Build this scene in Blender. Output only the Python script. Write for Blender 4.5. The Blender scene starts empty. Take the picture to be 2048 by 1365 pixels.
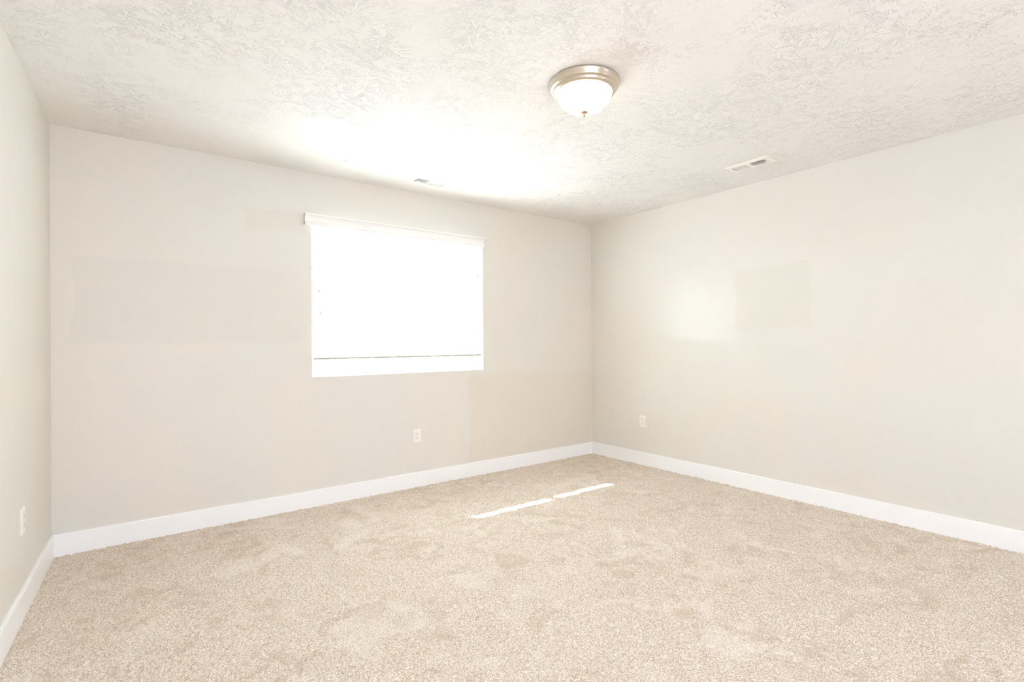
import bpy, bmesh, math
import numpy as np
from mathutils import Matrix, Vector

C = bpy.context.scene.collection
scene = bpy.context.scene

# ------------------------------------------------------------------ camera, world, sun, exposure
W, H, PX = 2048, 1365, 1016.43
YAW, PITCH, ROLL = 0.6447, 0.0037, -0.0069
CAM = Vector((-3.9607, -3.8466, 1.1866))
fw = Vector((math.sin(YAW) * math.cos(PITCH), math.cos(YAW) * math.cos(PITCH), math.sin(PITCH)))
rt = Vector((math.cos(YAW), -math.sin(YAW), 0))
up = rt.cross(fw)
rt2 = math.cos(ROLL) * rt + math.sin(ROLL) * up
up2 = -math.sin(ROLL) * rt + math.cos(ROLL) * up
cd = bpy.data.cameras.new('camera')
cd.sensor_fit = 'HORIZONTAL'; cd.sensor_width = 36.0; cd.lens = PX * 36.0 / W
cd.clip_start = 0.02
cam = bpy.data.objects.new('camera', cd); C.objects.link(cam)
m = Matrix((rt2, up2, -fw)).transposed().to_4x4(); m.translation = CAM
cam.matrix_world = m
scene.camera = cam

SKY = 4.9
SUN = 30.0
LAMP = 6.0
world = bpy.data.worlds.new('daylight'); scene.world = world
world.use_nodes = True
wn = world.node_tree; wn.nodes.clear()
wo = wn.nodes.new('ShaderNodeOutputWorld'); wb = wn.nodes.new('ShaderNodeBackground')
# bright hazy sky on the sun's side of the house, paler ground, dimmer fill for the added rear openings
wt = wn.nodes.new('ShaderNodeTexCoord'); wsep = wn.nodes.new('ShaderNodeSeparateXYZ'); wn.links.new(wt.outputs['Generated'], wsep.inputs[0])
def wfade(axis, a, b, c0, c1):
    r = wn.nodes.new('ShaderNodeMapRange'); x = wn.nodes.new('ShaderNodeMix')
    r.interpolation_type = 'SMOOTHSTEP'; x.data_type = 'RGBA'
    r.inputs['From Min'].default_value = a; r.inputs['From Max'].default_value = b
    wn.links.new(wsep.outputs[axis], r.inputs['Value']); wn.links.new(r.outputs['Result'], x.inputs[0])
    for k, c in ((6, c0), (7, c1)):
        if isinstance(c, tuple): x.inputs[k].default_value = c
        else: wn.links.new(c, x.inputs[k])
    return x.outputs[2]
w_sun = wfade('Z', -0.1, 0.1, (2.08, 2.36, 2.74, 1), (4.75, 5.3, 6.0, 1))
w_rear_fill = wfade('Z', -0.1, 0.1, (0.76, 0.81, 0.96, 1), (0.89, 0.95, 1.13, 1))
w_all = wfade('Y', -0.2, 0.2, w_rear_fill, w_sun)
wn.links.new(w_all, wb.inputs['Color']); wb.inputs['Strength'].default_value = SKY
wn.links.new(wb.outputs[0], wo.inputs['Surface'])

SUN_DIR = Vector((0.70, -1.0, -1.048)).normalized()
sd = bpy.data.lights.new('sun', 'SUN'); sd.energy = SUN; sd.angle = math.radians(0.53); sd.color = (1.0, 0.98, 0.92)
sun = bpy.data.objects.new('sun', sd); C.objects.link(sun)
sun.rotation_euler = SUN_DIR.to_track_quat('-Z', 'Y').to_euler(); sun.location = (-4.5, 4, 5)

vs = scene.view_settings
scene.display_settings.display_device = 'sRGB'
vs.view_transform = 'Standard'; vs.look = 'None'; vs.gamma = 1.0; vs.use_curve_mapping = False
vs.exposure = 0.035
cy = scene.cycles
cy.max_bounces = 14; cy.diffuse_bounces = 10; cy.glossy_bounces = 6; cy.transmission_bounces = 8; cy.transparent_max_bounces = 12
cy.use_denoising = True
cy.use_adaptive_sampling = True; cy.adaptive_threshold = 0.04
cy.sample_clamp_indirect = 12.0

# ------------------------------------------------------------------ dimensions
RW = 4.3175           # width of the window wall
CH = 2.44             # ceiling height
AL = -0.0354          # the left wall is two degrees off square
YB = -5.00            # how far the side walls run back past the camera
BBH, BBT = 0.122, 0.014
WX0, WX1, WZ0, WZ1 = -2.897, -1.397, 0.943, 2.115     # window opening
WT = 0.15

# ------------------------------------------------------------------ helpers
def lin(r, g, b):
    f = lambda c: c / 12.92 if c <= 0.04045 else ((c + 0.055) / 1.055) ** 2.4
    return (f(r / 255), f(g / 255), f(b / 255), 1)

def new_mat(name):
    mt = bpy.data.materials.new(name); mt.use_nodes = True
    nt = mt.node_tree
    return mt, nt, nt.nodes['Principled BSDF']

def simple(name, col, rough=0.5, metal=0.0, spec=0.5, bump=None):
    mt, nt, b = new_mat(name)
    b.inputs['Base Color'].default_value = col
    b.inputs['Roughness'].default_value = rough
    b.inputs['Metallic'].default_value = metal
    b.inputs['Specular IOR Level'].default_value = spec
    if bump:
        tc = nt.nodes.new('ShaderNodeTexCoord'); n = nt.nodes.new('ShaderNodeTexNoise'); bp = nt.nodes.new('ShaderNodeBump')
        n.inputs['Scale'].default_value = bump[0]; n.inputs['Detail'].default_value = 2
        bp.inputs['Strength'].default_value = bump[1]; bp.inputs['Distance'].default_value = bump[2]
        nt.links.new(tc.outputs['Object'], n.inputs['Vector']); nt.links.new(n.outputs['Fac'], bp.inputs['Height'])
        nt.links.new(bp.outputs[0], b.inputs['Normal'])
    return mt

class NT:
    """small node-graph helper"""
    def __init__(s, nt): s.nt = nt
    def _in(s, sock, v):
        if hasattr(v, 'is_output') or isinstance(v, bpy.types.NodeSocket): s.nt.links.new(v, sock)
        else: sock.default_value = v
    def math(s, op, a, b=None, c=None, clamp=False):
        n = s.nt.nodes.new('ShaderNodeMath'); n.operation = op; n.use_clamp = clamp
        s._in(n.inputs[0], a)
        if b is not None: s._in(n.inputs[1], b)
        if c is not None: s._in(n.inputs[2], c)
        return n.outputs[0]
    def noise(s, vec, scale, detail=2.0, rough=0.5, dist=0.0, out='Fac'):
        n = s.nt.nodes.new('ShaderNodeTexNoise')
        s._in(n.inputs['Vector'], vec); n.inputs['Scale'].default_value = scale; n.inputs['Detail'].default_value = detail
        n.inputs['Roughness'].default_value = rough; n.inputs['Distortion'].default_value = dist
        return n.outputs[out]
    def smooth(s, v, a, b):
        n = s.nt.nodes.new('ShaderNodeMapRange'); n.interpolation_type = 'SMOOTHSTEP'
        s._in(n.inputs['Value'], v); n.inputs['From Min'].default_value = a; n.inputs['From Max'].default_value = b
        return n.outputs['Result']
    def mix(s, fac, a, b):
        n = s.nt.nodes.new('ShaderNodeMix'); n.data_type = 'RGBA'
        s._in(n.inputs['Factor'], fac); s._in(n.inputs['A'], a) if False else None
        s._in(n.inputs[6], a); s._in(n.inputs[7], b)
        return n.outputs[2]
    def fmix(s, fac, a, b):
        n = s.nt.nodes.new('ShaderNodeMix'); n.data_type = 'FLOAT'
        s._in(n.inputs[0], fac); s._in(n.inputs[2], a); s._in(n.inputs[3], b)
        return n.outputs[0]

def link_obj(name, me, mat, parent=None):
    o = bpy.data.objects.new(name, me); C.objects.link(o)
    if mat is not None: me.materials.append(mat)
    if parent is not None: o.parent = parent
    return o

def obj(name, bm, mat, parent=None, smooth=False):
    me = bpy.data.meshes.new(name)
    bmesh.ops.recalc_face_normals(bm, faces=bm.faces)
    bm.to_mesh(me); bm.free()
    if smooth:
        for p in me.polygons: p.use_smooth = True
        me.set_sharp_from_angle(angle=math.radians(35))
    return link_obj(name, me, mat, parent)

def box(bm, x0, x1, y0, y1, z0, z1, bevel=0.0, seg=2):
    b2 = bmesh.new()
    vs_ = [b2.verts.new((x, y, z)) for x in (x0, x1) for y in (y0, y1) for z in (z0, z1)]
    for f in ((0, 1, 3, 2), (4, 6, 7, 5), (0, 4, 5, 1), (2, 3, 7, 6), (0, 2, 6, 4), (1, 5, 7, 3)):
        b2.faces.new([vs_[i] for i in f])
    if bevel:
        bmesh.ops.bevel(b2, geom=list(b2.edges), offset=bevel, segments=seg, affect='EDGES', profile=0.5)
    merge(bm, b2)

def merge(bm, b2, mtx=None):
    mp = {}
    for v in b2.verts: mp[v] = bm.verts.new(mtx @ v.co if mtx else v.co)
    for f in b2.faces: bm.faces.new([mp[v] for v in f.verts])
    b2.free()

def prism(bm, poly, fn0, fn1):
    a = [bm.verts.new(fn0(p)) for p in poly]; b = [bm.verts.new(fn1(p)) for p in poly]
    n = len(poly)
    bm.faces.new(a); bm.faces.new(b[::-1])
    for i in range(n): bm.faces.new((a[i], b[i], b[(i + 1) % n], a[(i + 1) % n]))

def lathe(bm, prof, n=64, axis=None):
    """profile of (r, z) points turned about the z axis"""
    rings = []
    for r, z in prof:
        if r < 1e-6: rings.append([bm.verts.new((0, 0, z))])
        else: rings.append([bm.verts.new((r * math.cos(2 * math.pi * i / n), r * math.sin(2 * math.pi * i / n), z)) for i in range(n)])
    for A, B in zip(rings, rings[1:]):
        for i in range(n):
            j = (i + 1) % n
            if len(A) == 1 and len(B) == 1: continue
            if len(A) == 1: bm.faces.new((A[0], B[i], B[j]))
            elif len(B) == 1: bm.faces.new((A[i], B[0], A[j]))
            else: bm.faces.new((A[i], B[i], B[j], A[j]))

def tube(bm, pts, r, n=8):
    rings = []
    for k, p in enumerate(pts):
        p = Vector(p)
        d = (Vector(pts[min(k + 1, len(pts) - 1)]) - Vector(pts[max(k - 1, 0)])).normalized()
        a = d.orthogonal().normalized()
        if k and abs(a.dot(prev)) < 0.2: a = d.cross(a)
        if k: a = (prev - d * prev.dot(d)).normalized()
        prev = a; b = d.cross(a)
        rings.append([bm.verts.new(p + r * (math.cos(2 * math.pi * i / n) * a + math.sin(2 * math.pi * i / n) * b)) for i in range(n)])
    for A, B in zip(rings, rings[1:]):
        for i in range(n): bm.faces.new((A[i], B[i], B[(i + 1) % n], A[(i + 1) % n]))
    bm.faces.new(rings[0]); bm.faces.new(rings[-1][::-1])

def slab_holes(us, vs_, holes, P, w0, w1):
    """slab in the (u,v) plane between w0 and w1 with rectangular holes; P maps (u,v,w) to space"""
    us, vs_ = sorted(set(us)), sorted(set(vs_))
    bm = bmesh.new(); cache = {}
    def V(i, j, k):
        if (i, j, k) not in cache: cache[(i, j, k)] = bm.verts.new(P(us[i], vs_[j], (w0, w1)[k]))
        return cache[(i, j, k)]
    def solid(i, j):
        if not (0 <= i < len(us) - 1 and 0 <= j < len(vs_) - 1): return False
        cu, cv = (us[i] + us[i + 1]) / 2, (vs_[j] + vs_[j + 1]) / 2
        return not any(a < cu < b and c < cv < d for a, b, c, d in holes)
    for i in range(len(us) - 1):
        for j in range(len(vs_) - 1):
            if not solid(i, j): continue
            for k in (0, 1): bm.faces.new([V(i, j, k), V(i + 1, j, k), V(i + 1, j + 1, k), V(i, j + 1, k)])
            if not solid(i - 1, j): bm.faces.new([V(i, j, 0), V(i, j + 1, 0), V(i, j + 1, 1), V(i, j, 1)])
            if not solid(i + 1, j): bm.faces.new([V(i + 1, j, 0), V(i + 1, j + 1, 0), V(i + 1, j + 1, 1), V(i + 1, j, 1)])
            if not solid(i, j - 1): bm.faces.new([V(i, j, 0), V(i + 1, j, 0), V(i + 1, j, 1), V(i, j, 1)])
            if not solid(i, j + 1): bm.faces.new([V(i, j + 1, 0), V(i + 1, j + 1, 0), V(i + 1, j + 1, 1), V(i, j + 1, 1)])
    return bm

def tag(o, label, cat, group=None):
    o['label'] = label; o['category'] = cat
    if group: o['group'] = group
    return o

def struct(o, label=None, cat=None):
    o['kind'] = 'structure'
    if label: o['label'] = label; o['category'] = cat
    return o

def thing(name, label, cat, loc, rotz=0.0, group=None):
    o = bpy.data.objects.new(name, None); C.objects.link(o)
    o.empty_display_size = 0.05
    o.location = loc; o.rotation_euler = (0, 0, rotz)
    return tag(o, label, cat, group)

def dup(root, loc, rotz, label):
    r = root.copy(); C.objects.link(r); r.location = loc; r.rotation_euler = (0, 0, rotz); r['label'] = label
    for ch in list(root.children):
        c = ch.copy(); C.objects.link(c); c.parent = r
        for g in ch.children:
            d = g.copy(); C.objects.link(d); d.parent = c
    return r

# ------------------------------------------------------------------ materials
WALL = lin(228, 224, 216)
def wall_paint(name, patches, rough=0.48, spec=0.3):
    """eggshell wall paint; patches = (u axis, (u0,u1,v0,v1), edge softness (l,r,b,t), colour or None, roughness or None, edge tilt)"""
    mt, nt, b = new_mat(name); g = NT(nt)
    tc = nt.nodes.new('ShaderNodeTexCoord'); co = tc.outputs['Object']
    sep = nt.nodes.new('ShaderNodeSeparateXYZ'); nt.links.new(co, sep.inputs[0])
    wob = g.noise(co, 5.0, 2.0)
    wob = g.math('MULTIPLY', g.math('SUBTRACT', wob, 0.5), 0.10)
    col = WALL; ro = rough; sp = spec
    blot = g.noise(co, 1.1, 2.0)
    col = g.mix(g.smooth(blot, 0.35, 0.65), (WALL[0] * 1.012, WALL[1] * 0.995, WALL[2] * 0.985, 1), (WALL[0] * 0.99, WALL[1] * 1.003, WALL[2] * 1.01, 1))
    for ax, (u0, u1, v0, v1), (sl, sr, sb, st), c2, r2, tilt in patches:
        u = g.math('ADD', sep.outputs[ax], wob)
        v = g.math('ADD', sep.outputs['Z'], g.math('MULTIPLY', wob, 0.7))
        v = g.math('ADD', v, g.math('MULTIPLY', sep.outputs[ax], tilt))
        mk = g.math('MULTIPLY', g.smooth(u, u0 - sl, u0 + sl), g.math('SUBTRACT', 1.0, g.smooth(u, u1 - sr, u1 + sr)))
        mk = g.math('MULTIPLY', mk, g.math('MULTIPLY', g.smooth(v, v0 - sb, v0 + sb), g.math('SUBTRACT', 1.0, g.smooth(v, v1 - st, v1 + st))))
        if c2 is not None: col = g.mix(mk, col, c2)
        if r2 is not None: ro = g.fmix(mk, ro, r2); sp = g.fmix(mk, sp, 0.40)
    g._in(b.inputs['Base Color'], col); g._in(b.inputs['Roughness'], ro)
    g._in(b.inputs['Specular IOR Level'], sp)
    # roller stipple and a few soft drywall scuffs
    st_ = g.noise(co, 260.0, 2.0)
    sc = g.noise(co, 7.0, 3.0, 0.55, 1.5)
    hgt = g.math('ADD', g.math('MULTIPLY', st_, 0.10), g.math('MULTIPLY', sc, 0.5))
    bp = nt.nodes.new('ShaderNodeBump'); bp.inputs['Strength'].default_value = 0.35; bp.inputs['Distance'].default_value = 0.0015
    nt.links.new(hgt, bp.inputs['Height']); nt.links.new(bp.outputs[0], b.inputs['Normal'])
    return mt

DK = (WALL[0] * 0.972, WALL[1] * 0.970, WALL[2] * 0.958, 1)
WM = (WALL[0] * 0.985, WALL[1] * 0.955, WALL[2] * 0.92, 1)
m_wall_back = wall_paint('wall_paint_back', [
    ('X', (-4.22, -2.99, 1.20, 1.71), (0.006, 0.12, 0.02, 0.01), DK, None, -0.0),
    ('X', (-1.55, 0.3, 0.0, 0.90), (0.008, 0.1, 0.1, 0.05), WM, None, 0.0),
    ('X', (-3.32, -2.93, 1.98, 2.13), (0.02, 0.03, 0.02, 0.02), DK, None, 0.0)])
m_wall_right = wall_paint('wall_paint_right', [
    ('Y', (-1.62, -0.80, 1.28, 1.78), (0.006, 0.30, 0.006, 0.12), None, 0.30, -0.06),
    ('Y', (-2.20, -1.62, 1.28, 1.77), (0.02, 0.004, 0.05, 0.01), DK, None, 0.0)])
m_wall_left = wall_paint('wall_paint_left', [])

def ceiling_mat():
    mt, nt, b = new_mat('ceiling_skip_trowel'); g = NT(nt)
    tc = nt.nodes.new('ShaderNodeTexCoord'); co = tc.outputs['Object']
    warp = g.noise(co, 3.0, 2.0, out='Color')
    vm = nt.nodes.new('ShaderNodeVectorMath'); vm.operation = 'MULTIPLY_ADD'
    nt.links.new(warp, vm.inputs[0]); vm.inputs[1].default_value = (0.16, 0.16, 0.16); nt.links.new(co, vm.inputs[2])
    p = vm.outputs[0]
    mask = g.fmix(g.smooth(g.noise(co, 2.4, 3.0, 0.6, 0.6), 0.34, 0.62), 0.22, 1.0)
    def ridge(scale, k, dist, stretch):
        mp = nt.nodes.new('ShaderNodeMapping'); mp.inputs['Scale'].default_value = stretch[:3]; mp.inputs['Rotation'].default_value = (0, 0, stretch[3])
        nt.links.new(p, mp.inputs['Vector'])
        n = g.noise(mp.outputs[0], scale, 2.0, 0.5, dist)
        a = g.math('ABSOLUTE', g.math('SUBTRACT', n, 0.5))
        return g.math('SUBTRACT', 1.0, g.math('MULTIPLY', a, k, clamp=True), clamp=True)
    r1 = ridge(36, 22, 1.0, (1.0, 0.55, 1.0, 0.6))
    r2 = ridge(44, 22, 0.8, (0.6, 1.0, 1.0, -0.3))
    plate = g.smooth(g.noise(p, 15.0, 3.0, 0.6, 0.8), 0.46, 0.54)
    h = g.math('MULTIPLY', g.math('MAXIMUM', g.math('MULTIPLY', r1, g.smooth(g.noise(p, 18.0, 2.0), 0.42, 0.58)), g.math('MULTIPLY', r2, g.smooth(g.noise(co, 22.0, 2.0), 0.42, 0.58))), mask)
    h = g.math('ADD', h, g.math('MULTIPLY', g.math('MULTIPLY', plate, mask), 0.25))
    h = g.math('ADD', h, g.math('MULTIPLY', g.noise(co, 120.0, 2.0), 0.12))
    bp = nt.nodes.new('ShaderNodeBump'); bp.inputs['Strength'].default_value = 1.0; bp.inputs['Distance'].default_value = 0.0022
    nt.links.new(h, bp.inputs['Height']); nt.links.new(bp.outputs[0], b.inputs['Normal'])
    b.inputs['Base Color'].default_value = lin(236, 234, 230); b.inputs['Roughness'].default_value = 0.8
    b.inputs['Specular IOR Level'].default_value = 0.2
    return mt
m_ceil = ceiling_mat()

def carpet_mat():
    mt, nt, b = new_mat('beige_cut_pile_carpet'); g = NT(nt)
    tc = nt.nodes.new('ShaderNodeTexCoord'); co = tc.outputs['Object']
    light, mid, dark = lin(248, 239, 227), lin(228, 217, 202), lin(196, 176, 152)
    yarn = g.noise(co, 180.0, 2.0, 0.6, 0.6)
    col = g.mix(g.smooth(yarn, 0.36, 0.64), dark, light)
    # brushed and trodden pile, the shading of its lay put into the colour
    big = g.noise(co, 1.7, 3.0, 0.6, 0.8)
    foot = g.noise(co, 5.2, 4.0, 0.60, 1.4)
    trodden_shade = g.math('MULTIPLY', g.smooth(big, 0.38, 0.54), g.smooth(foot, 0.50, 0.62))
    col = g.mix(g.math('MULTIPLY', trodden_shade, 0.42), col, dark)
    brushed = g.smooth(g.noise(co, 3.4, 3.0, 0.6, 1.0), 0.54, 0.66)
    col = g.mix(g.math('MULTIPLY', brushed, 0.34), col, light)
    nt.links.new(col, b.inputs['Base Color'])
    b.inputs['Roughness'].default_value = 0.95; b.inputs['Specular IOR Level'].default_value = 0.08
    b.inputs['Sheen Weight'].default_value = 0.15; b.inputs['Sheen Roughness'].default_value = 0.5
    bp = nt.nodes.new('ShaderNodeBump'); bp.inputs['Strength'].default_value = 0.6; bp.inputs['Distance'].default_value = 0.004
    nt.links.new(g.noise(co, 330.0, 2.0, 0.6), bp.inputs['Height']); nt.links.new(bp.outputs[0], b.inputs['Normal'])
    return mt
m_carpet = carpet_mat()

m_trim = simple('white_trim_paint', lin(250, 251, 252), 0.32, bump=(30, 0.05, 0.001))
m_vinyl = simple('white_vinyl', lin(244, 244, 242), 0.35)
m_plate = simple('white_plastic', lin(243, 240, 234), 0.28)
m_slot = simple('dark_slot', (0.10, 0.092, 0.084, 1), 0.7)
m_screw = simple('painted_screw', lin(215, 210, 202), 0.35, 0.2)
m_register = simple('white_enamel_steel', lin(240, 238, 231), 0.35)
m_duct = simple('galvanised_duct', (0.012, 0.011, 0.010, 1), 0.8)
m_cord = simple('white_cord', lin(240, 240, 238), 0.7)
m_tassel = simple('grey_white_tassel_plastic', lin(186, 186, 183), 0.5)
m_rail_shade = simple('grey_rail_shade', lin(182, 177, 164), 0.6, spec=0.2)
m_valance = simple('white_valance_pvc', lin(244, 243, 240), 0.38)

def brushed_nickel():
    mt, nt, b = new_mat('brushed_nickel'); g = NT(nt)
    tc = nt.nodes.new('ShaderNodeTexCoord')
    mp = nt.nodes.new('ShaderNodeMapping'); mp.inputs['Scale'].default_value = (1, 1, 60)
    nt.links.new(tc.outputs['Object'], mp.inputs['Vector'])
    n = g.noise(mp.outputs[0], 12.0, 3.0)
    nt.links.new(g.fmix(n, 0.24, 0.36), b.inputs['Roughness'])
    b.inputs['Base Color'].default_value = lin(212, 201, 186); b.inputs['Metallic'].default_value = 1.0
    return mt
m_nickel = brushed_nickel()
m_finial = simple('bronzed_nickel_finial', lin(176, 142, 112), 0.45, 0.5)

def slat_mat(name, tr):
    mt = bpy.data.materials.new(name); mt.use_nodes = True
    nt = mt.node_tree; nt.nodes.clear()
    o = nt.nodes.new('ShaderNodeOutputMaterial'); d = nt.nodes.new('ShaderNodeBsdfDiffuse'); t = nt.nodes.new('ShaderNodeBsdfTranslucent'); x = nt.nodes.new('ShaderNodeMixShader')
    d.inputs['Color'].default_value = (0.90, 0.90, 0.885, 1); t.inputs['Color'].default_value = (0.92, 0.92, 0.90, 1)
    x.inputs[0].default_value = tr
    nt.links.new(d.outputs[0], x.inputs[1]); nt.links.new(t.outputs[0], x.inputs[2]); nt.links.new(x.outputs[0], o.inputs[0])
    return mt
m_slat = slat_mat('translucent_white_slat', 0.42)

def glass_mat():
    mt = bpy.data.materials.new('window_glass'); mt.use_nodes = True
    nt = mt.node_tree; nt.nodes.clear()
    o = nt.nodes.new('ShaderNodeOutputMaterial'); t = nt.nodes.new('ShaderNodeBsdfTransparent'); gl = nt.nodes.new('ShaderNodeBsdfGlossy'); x = nt.nodes.new('ShaderNodeMixShader')
    t.inputs['Color'].default_value = (0.96, 0.98, 0.97, 1); gl.inputs['Roughness'].default_value = 0.02
    x.inputs[0].default_value = 0.06
    nt.links.new(t.outputs[0], x.inputs[1]); nt.links.new(gl.outputs[0], x.inputs[2]); nt.links.new(x.outputs[0], o.inputs[0])
    return mt
m_glass = glass_mat()

def dome_mat():
    mt, nt, b = new_mat('lit_alabaster_glass')
    b.inputs['Base Color'].default_value = (0.9, 0.88, 0.84, 1); b.inputs['Roughness'].default_value = 0.25
    b.inputs['Emission Color'].default_value = (1.0, 0.83, 0.62, 1); b.inputs['Emission Strength'].default_value = LAMP
    return mt
m_dome = dome_mat()

# ------------------------------------------------------------------ room shell
# back wall with the window opening
bm = slab_holes([-RW - 0.15, WX0, WX1, 0.15], [-0.05, WZ0, WZ1, CH + 0.12], [(WX0, WX1, WZ0, WZ1)], lambda u, v, w: (u, w, v), 0.0, WT)
struct(obj('wall_back', bm, m_wall_back), 'beige painted wall with the window in it', 'wall')
bm = bmesh.new(); box(bm, 0.0, 0.15, YB, 0.0, -0.05, CH + 0.12)
struct(obj('wall_right', bm, m_wall_right), 'beige painted wall on the right of the room', 'wall')
REAR = [(-4.3, -2.5, -0.05, 2.36), (-1.05, -0.62, -0.05, 2.36)]     # two unseen openings added behind the camera to let fill light in
bm = slab_holes([-RW - 0.45, 0.15] + [q for r in REAR for q in r[:2]], [-0.05, 2.36, CH + 0.12], REAR, lambda u, v, w: (u, w, v), YB, YB - 0.12)
struct(obj('wall_rear', bm, m_wall_left), 'beige wall behind the camera with openings added for fill light', 'wall')
sx, cx_ = math.sin(AL), math.cos(AL)
LW = 5.10
def lw(s, d): return (-RW + sx * s - cx_ * d, -cx_ * s - sx * d)     # s along the left wall, d into the wall
bm = bmesh.new()
prism(bm, [lw(0, 0), lw(LW, 0), lw(LW, 0.15), lw(0, 0.15)], lambda p: (p[0], p[1], -0.05), lambda p: (p[0], p[1], CH + 0.12))
struct(obj('wall_left', bm, m_wall_left), 'bright beige wall along the left edge of the photo', 'wall')

# ceiling with the two register openings
VR = (-0.449, -1.994); VL = (-2.106, -0.330)
OL, OW = 0.245, 0.086                    # register opening, long and short side
holes = [(VR[0] - OW / 2, VR[0] + OW / 2, VR[1] - OL / 2, VR[1] + OL / 2), (VL[0] - OL / 2, VL[0] + OL / 2, VL[1] - OW / 2, VL[1] + OW / 2)]
us = [-RW - 0.35, 0.15] + [h for q in holes for h in q[:2]]
vv = [YB, 0.15] + [h for q in holes for h in q[2:]]
bm = slab_holes(us, vv, holes, lambda u, v, w: (u, v, w), CH, CH + 0.12)
struct(obj('ceiling', bm, m_ceil), 'off-white ceiling with skip trowel texture', 'ceiling')

# carpeted floor: a fine grid with real pile relief
rng = np.random.default_rng(7)
gx0, gx1, gy0, gy1, st = -4.64, 0.02, -5.02, 0.02, 0.005
nx, ny = int((gx1 - gx0) / st) + 1, int((gy1 - gy0) / st) + 1
def blur(a, k):
    for _ in range(k):
        a = (np.roll(a, 1, 0) + 2 * a + np.roll(a, -1, 0)) / 4
        a = (np.roll(a, 1, 1) + 2 * a + np.roll(a, -1, 1)) / 4
    return a / a.std()
hz = 0.0022 * blur(rng.standard_normal((ny, nx)), 1) + 0.0009 * blur(rng.standard_normal((ny, nx)), 40)
hz = np.clip(hz, -0.007, 0.007)
X, Y = np.meshgrid(gx0 + st * np.arange(nx), gy0 + st * np.arange(ny))
X = X + rng.uniform(-0.0014, 0.0014, X.shape); Y = Y + rng.uniform(-0.0014, 0.0014, X.shape)
co = np.stack([X, Y, hz], -1).reshape(-1, 3).astype(np.float32)
idx = np.arange(nx * ny).reshape(ny, nx)
quads = np.stack([idx[:-1, :-1], idx[:-1, 1:], idx[1:, 1:], idx[1:, :-1]], -1).reshape(-1).astype(np.int32)
nq = len(quads) // 4
me = bpy.data.meshes.new('floor')
me.vertices.add(len(co)); me.vertices.foreach_set('co', co.ravel())
me.loops.add(len(quads)); me.loops.foreach_set('vertex_index', quads)
me.polygons.add(nq); me.polygons.foreach_set('loop_start', np.arange(0, nq * 4, 4, dtype=np.int32))
me.polygons.foreach_set('use_smooth', np.ones(nq, dtype=bool))
me.update(calc_edges=True)
struct(link_obj('floor', me, m_carpet), 'beige cut pile carpet over the whole floor', 'floor')

# baseboards
def bb_profile():
    return [(0, -0.02), (BBT, -0.02), (BBT, BBH - 0.004), (BBT - 0.001, BBH - 0.0015), (BBT - 0.0035, BBH), (0, BBH)]
def baseboard(name, a, b, nrm, label):
    bm = bmesh.new(); n = Vector((nrm[0], nrm[1], 0))
    A, B = Vector((*a, 0)), Vector((*b, 0))
    prism(bm, bb_profile(), lambda p: A + n * p[0] + Vector((0, 0, p[1])), lambda p: B + n * p[0] + Vector((0, 0, p[1])))
    return struct(obj(name, bm, m_trim), label, 'baseboard')
baseboard('baseboard_back', (-RW + 0.001, 0), (-0.0005, 0), (0, -1), 'white baseboard under the window wall')
baseboard('baseboard_right', (0, -BBT), (0, YB), (-1, 0), 'white baseboard along the right wall')
a, b = lw(BBT, 0), lw(LW - 0.01, 0)
baseboard('baseboard_left', a, b, (cx_, sx), 'white baseboard along the left wall')

# ------------------------------------------------------------------ window
win = bpy.data.objects.new('window_1', None); C.objects.link(win); win.location = ((WX0 + WX1) / 2, WT, WZ0)
struct(win, 'white framed two-pane sliding window behind the blind', 'window')
win_inv = Matrix.Translation(-Vector(win.location))
def wobj(name, bm, mat, parent):
    bmesh.ops.transform(bm, matrix=win_inv, verts=bm.verts)
    return obj(name, bm, mat, parent)
GX = (-2.840, -2.155, -2.087, -1.470); GZ0, GZ1 = 1.003, 2.07
def rect_ring(x0, x1, z0, z1, ix0, ix1, iz0, iz1, y0, y1):
    return slab_holes([x0, ix0, ix1, x1], [z0, iz0, iz1, z1], [(ix0, ix1, iz0, iz1)], lambda u, v, w: (u, w, v), y0, y1)
fr = wobj('window_frame', rect_ring(WX0, WX1, WZ0, WZ1, WX0 + 0.032, WX1 - 0.032, WZ0 + 0.03, WZ1 - 0.03, 0.098, WT + 0.005), m_vinyl, win)
for k, (x0, x1, y0) in enumerate(((GX[0], GX[1], 0.122), (GX[2], GX[3], 0.102))):
    ox0 = WX0 + 0.032 if k == 0 else GX[1] + 0.006
    ox1 = GX[2] - 0.004 if k == 0 else WX1 - 0.032
    s_ = wobj('sash', rect_ring(ox0, ox1, WZ0 + 0.03, WZ1 - 0.03, x0, x1, GZ0, GZ1, y0, y0 + 0.019), m_vinyl, win)
    bm = bmesh.new(); box(bm, x0 - 0.002, x1 + 0.002, y0 + 0.008, y0 + 0.011, GZ0 - 0.002, GZ1 + 0.002)
    wobj('glass_pane', bm, m_glass, s_)
bm = bmesh.new(); box(bm, WX0, WX1, 0.001, 0.098, WZ0, WZ0 + 0.004)
wobj('window_sill', bm, m_trim, win)

# ------------------------------------------------------------------ blind
BY = 0.042; SW, SP = 0.063, 0.054
blind = thing('window_blind', 'white horizontal slat blind with valance lowered over the bright window', 'blind', ((WX0 + WX1) / 2, 0.0, WZ0))
b_inv = Matrix.Translation(-Vector(blind.location))
def bobj(name, bm, mat, parent=blind, smooth=False):
    bmesh.ops.transform(bm, matrix=b_inv, verts=bm.verts)
    return obj(name, bm, mat, parent, smooth)
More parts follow.
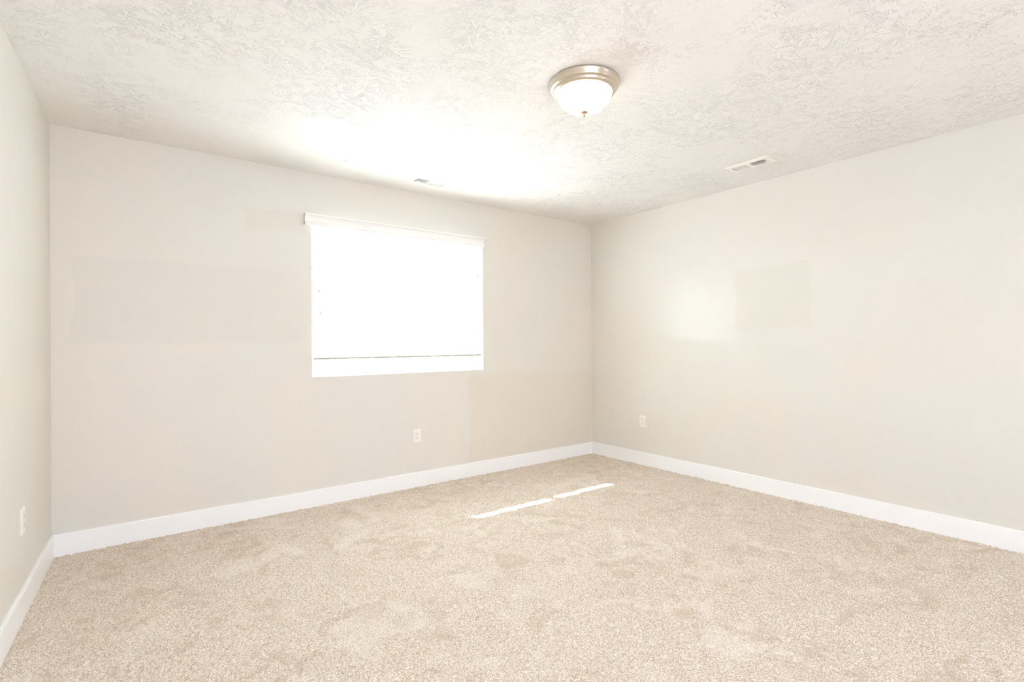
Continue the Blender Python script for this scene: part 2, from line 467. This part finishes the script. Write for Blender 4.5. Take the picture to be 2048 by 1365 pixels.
# valance: moulded front board with two short returns
VX0, VX1, VZ0, VZ1 = -2.952, -1.405, 2.052, 2.134
def valance_profile():
    pr = [(-0.024, VZ1), (-0.047, VZ1), (-0.047, VZ1 - 0.011), (-0.0415, VZ1 - 0.0125), (-0.0415, VZ1 - 0.017), (-0.0375, VZ1 - 0.019)]
    for i in range(11):
        t = i / 10
        pr.append((-0.0375 + 0.0075 * math.sin(math.pi * t * 0.85) - 0.006 * t * t, VZ1 - 0.020 - t * 0.045))
    pr += [(-0.0475, VZ0 + 0.0145), (-0.0475, VZ0 + 0.0105), (-0.0415, VZ0 + 0.0085), (-0.0415, VZ0), (-0.024, VZ0)]
    return pr
bm = bmesh.new()
pr = valance_profile()
prism(bm, pr, lambda p: (VX0, p[0], p[1]), lambda p: (VX1, p[0], p[1]))
for x0, x1 in ((VX0, VX0 + 0.008), (VX1 - 0.008, VX1)):
    box(bm, x0, x1, -0.0315, -0.001, VZ0 + 0.001, VZ1 - 0.001)
bobj('valance', bm, m_valance)
bm = bmesh.new(); box(bm, WX0 + 0.006, WX1 - 0.006, 0.012, 0.070, WZ1 - 0.052, WZ1 - 0.001, 0.002)
bobj('head_rail', bm, m_valance)
SX0, SX1 = WX0 + 0.012, WX1 - 0.014
zs = []
z = 1.140
while z < WZ1 - 0.072: zs.append(z); z += SP
bm = bmesh.new()
TILT = math.radians(36)                  # room edge of every slat raised, so no direct sun gets past
ct, stl = math.cos(TILT), math.sin(TILT)
for z in zs:
    n = 6                                # gently crowned slat
    top = [(-SW / 2 + SW * i / n, 0.0012 + 0.0022 * (1 - (2 * i / n - 1) ** 2)) for i in range(n + 1)]
    bot = [(y, zz - 0.0026) for y, zz in reversed(top)]
    poly = [(BY + y * ct + zz * stl, z - y * stl + zz * ct) for y, zz in top + bot]
    prism(bm, poly, lambda p: (SX0, p[0], p[1]), lambda p: (SX1, p[0], p[1]))
bobj('slats', bm, m_slat)
bm = bmesh.new(); box(bm, SX0, SX1, BY - SW / 2, BY + SW / 2, 1.078, 1.096, 0.003)
rail = bobj('bottom_rail', bm, m_slat)
bm = bmesh.new(); box(bm, SX0 + 0.002, SX1 - 0.002, BY - SW / 2 - 0.0012, BY - SW / 2 + 0.012, 1.0725, 1.0845, 0.0012)  # added grey strip, its colour standing in for the shade line under the rail
bobj('rail_shade_strip', bm, m_rail_shade, rail)['label'] = 'grey strip painted as the shade line along the lower edge'
for x in (-2.759, -2.448, -2.150, -1.824, -1.493):
    bm = bmesh.new()
    for y in (BY - SW / 2 - 0.001, BY + SW / 2 + 0.001):
        tube(bm, [(x, y, WZ1 - 0.06), (x, y, 1.072)], 0.0009, 6)
    # knotted loop under the rail
    tube(bm, [(x, BY - SW / 2 - 0.001, 1.074)] + [(x + 0.009 + 0.009 * math.cos(t), BY - SW / 2 - 0.002, 1.072 + 0.009 * math.sin(t)) for t in [math.pi - i * math.pi / 6 * 1.6 for i in range(9)]], 0.0011, 6)
    bobj('ladder_cord', bm, m_cord)
def tassel(x, zb, top):
    bm = bmesh.new(); tube(bm, [(x, -0.012, top), (x, -0.012, zb + 0.026)], 0.0009, 6)
    c = bobj('pull_cord', bm, m_cord)
    bm = bmesh.new()
    lathe(bm, [(0, 0.034), (0.0022, 0.033), (0.003, 0.026), (0.0052, 0.014), (0.0068, 0.006), (0.0066, 0.001), (0.005, 0.0), (0, 0.0)], 20)
    bmesh.ops.translate(bm, vec=(x, -0.012, zb), verts=bm.verts)
    t = bobj('tassel', bm, m_tassel, c, True)
for x, zb in ((-2.847, 1.565), (-2.837, 1.403), (-1.459, 1.783), (-1.464, 1.275)): tassel(x, zb, VZ0 + 0.02)

# ------------------------------------------------------------------ wall outlets
def make_outlet(label, loc, rotz):
    t = thing('wall_outlet', label, 'outlet', loc, rotz, 'duplex wall outlets')
    w, h = 0.0345, 0.057
    bm = bmesh.new()
    a = [bm.verts.new((x, 0.0, z)) for x, z in ((-w, -h), (w, -h), (w, h), (-w, h))]
    m1 = [bm.verts.new((x, -0.003, z)) for x, z in ((-w, -h), (w, -h), (w, h), (-w, h))]
    i = 0.0045
    f = [bm.verts.new((x, -0.0062, z)) for x, z in ((-w + i, -h + i), (w - i, -h + i), (w - i, h - i), (-w + i, h - i))]
    bm.faces.new(a); bm.faces.new(f)
    for k in range(4):
        j = (k + 1) % 4
        bm.faces.new((a[k], m1[k], m1[j], a[j])); bm.faces.new((m1[k], f[k], f[j], m1[j]))
    obj('cover_plate', bm, m_plate, t)
    for zc in (0.0195, -0.0195):
        bm = bmesh.new(); pts = []
        for k in range(32):
            an = 2 * math.pi * k / 32
            pts.append((0.0172 * math.cos(an), zc + max(-0.0135, min(0.0135, 0.0172 * math.sin(an)))))
        prism(bm, pts, lambda p: (p[0], -0.0055, p[1]), lambda p: (p[0], -0.0078, p[1]))
        r = obj('receptacle', bm, m_plate, t)
        for x, hh in ((-0.0062, 0.0042), (0.0062, 0.0034)):
            bm = bmesh.new(); box(bm, x - 0.0011, x + 0.0011, -0.0081, -0.007, zc + 0.004 - hh, zc + 0.004 + hh)
            obj('slot', bm, m_slot, r)
        bm = bmesh.new()
        prism(bm, [(0.0026 * math.cos(k * math.pi / 8), zc - 0.0068 + 0.0026 * math.sin(k * math.pi / 8)) for k in range(16)], lambda p: (p[0], -0.007, p[1]), lambda p: (p[0], -0.0081, p[1]))
        obj('ground_hole', bm, m_slot, r)
    bm = bmesh.new()
    prism(bm, [(0.0034 * math.cos(k * math.pi / 8), 0.0034 * math.sin(k * math.pi / 8)) for k in range(16)], lambda p: (p[0], -0.0055, p[1]), lambda p: (p[0], -0.0072, p[1]))
    obj('screw', bm, m_screw, t)
    return t
o1 = make_outlet('white duplex outlet on the back wall below the window', (-2.063, 0.0, 0.4205), 0.0)
dup(o1, (0.0, -0.673, 0.418), -math.pi / 2, 'white duplex outlet low on the right wall near the far corner')
lx, ly = lw(0.750, 0)
dup(o1, (lx, ly, 0.414), math.pi / 2 + AL, 'white duplex outlet on the left wall, seen nearly edge on')

# ------------------------------------------------------------------ ceiling registers
def make_register(label, loc, rotz):
    t = thing('ceiling_vent', label, 'air vent', loc, rotz, 'ceiling air registers')
    lo, wo_ = 0.154, 0.075
    il, iw = OL / 2 - 0.004, OW / 2 - 0.004
    # stamped face frame with turned-up rim
    bm = bmesh.new()
    rings = [[(-lo, -wo_, -0.0002), (lo, -wo_, -0.0002), (lo, wo_, -0.0002), (-lo, wo_, -0.0002)],
             [(-lo + 0.001, -wo_ + 0.001, -0.004), (lo - 0.001, -wo_ + 0.001, -0.004), (lo - 0.001, wo_ - 0.001, -0.004), (-lo + 0.001, wo_ - 0.001, -0.004)],
             [(-lo + 0.014, -wo_ + 0.014, -0.0085), (lo - 0.014, -wo_ + 0.014, -0.0085), (lo - 0.014, wo_ - 0.014, -0.0085), (-lo + 0.014, wo_ - 0.014, -0.0085)],
             [(-il, -iw, -0.0085), (il, -iw, -0.0085), (il, iw, -0.0085), (-il, iw, -0.0085)],
             [(-il, -iw, 0.012), (il, -iw, 0.012), (il, iw, 0.012), (-il, iw, 0.012)],
             [(-il - 0.002, -iw - 0.002, 0.012), (il + 0.002, -iw - 0.002, 0.012), (il + 0.002, iw + 0.002, 0.012), (-il - 0.002, iw + 0.002, 0.012)],
             [(-il - 0.002, -iw - 0.002, -0.0002), (il + 0.002, -iw - 0.002, -0.0002), (il + 0.002, iw + 0.002, -0.0002), (-il - 0.002, iw + 0.002, -0.0002)]]
    R = [[bm.verts.new(p) for p in r] for r in rings]
    R.append(R[0])
    for A, B in zip(R, R[1:]):
        for i in range(4): bm.faces.new((A[i], A[(i + 1) % 4], B[(i + 1) % 4], B[i]))
    obj('face_frame', bm, m_register, t)
    bm = bmesh.new(); box(bm, -0.008, 0.008, -iw, iw, -0.0084, 0.010)
    obj('centre_bar', bm, m_register, t)
    for s in (-1, 1):
        bm = bmesh.new(); n = 8; p0, p1 = 0.0135, il - 0.005
        for k in range(n):
            x = s * (p0 + (p1 - p0) * (k + 0.5) / n)
            b2 = bmesh.new(); box(b2, -0.0006, 0.0006, -iw, iw, -0.0065, 0.0065)
            box(b2, -0.0011, 0.0011, -iw, iw, -0.0070, -0.0056)
            # blades throw the air outward: their tops lean to the middle
            merge(bm, b2, Matrix.Translation((x, 0, -0.002)) @ Matrix.Rotation(math.radians(-42 * s), 4, 'Y'))
        obj('louver_bank', bm, m_register, t)
    bm = bmesh.new(); box(bm, -0.116, -0.109, -0.012, -0.006, -0.0170, 0.004, 0.0015)
    obj('lever', bm, m_register, t)
    # sheet metal boot above the face
    bm = bmesh.new(); x, y, z0, z1 = OL / 2 - 0.001, OW / 2 - 0.001, 0.0005, 0.16
    v = [bm.verts.new(p) for p in ((-x, -y, z0), (x, -y, z0), (x, y, z0), (-x, y, z0), (-x, -y, z1), (x, -y, z1), (x, y, z1), (-x, y, z1))]
    for f in ((0, 1, 5, 4), (1, 2, 6, 5), (2, 3, 7, 6), (3, 0, 4, 7), (4, 5, 6, 7)): bm.faces.new([v[i] for i in f])
    obj('duct_boot', bm, m_duct, t)
    return t
v1 = make_register('white ceiling air vent beside the right wall, with dark louvers', (VR[0], VR[1], CH), math.pi / 2)
dup(v1, (VL[0], VL[1], CH), math.pi, 'white ceiling air vent above the window, in the bright glow')

# ------------------------------------------------------------------ ceiling lamp
lamp = thing('ceiling_lamp', 'lit flush mount ceiling lamp with brushed nickel pan and white glass dome', 'ceiling light', (-2.205, -2.105, CH))
bm = bmesh.new()
lathe(bm, [(0.0, -0.0005), (0.150, -0.0005), (0.150, -0.004), (0.1655, -0.004), (0.1675, -0.006), (0.1675, -0.010), (0.1645, -0.016), (0.1615, -0.024), (0.1605, -0.031),
           (0.1590, -0.034), (0.1530, -0.037), (0.1510, -0.039), (0.1500, -0.045), (0.1480, -0.049), (0.1430, -0.053), (0.1380, -0.0555), (0.1340, -0.056), (0.1320, -0.053), (0.1320, -0.030), (0.0, -0.028)], 96)
obj('lamp_pan', bm, m_nickel, lamp, True)
bm = bmesh.new()
pr = []
for i in range(25):
    t = i / 24 * math.pi / 2
    pr.append((0.1305 * math.cos(t) ** 0.85 if i < 24 else 0.0, -0.050 - 0.093 * math.sin(t)))
lathe(bm, [(0.1305, -0.032)] + pr, 96)
obj('glass_dome', bm, m_dome, lamp, True)
bm = bmesh.new()
lathe(bm, [(0, -0.1415), (0.016, -0.1415), (0.0165, -0.1435), (0.0125, -0.1465), (0.0075, -0.1495), (0.0050, -0.1525), (0.0048, -0.1545), (0.0062, -0.1575), (0.0060, -0.1605), (0.0038, -0.1635), (0, -0.1645)], 40)
obj('finial', bm, m_finial, lamp, True)
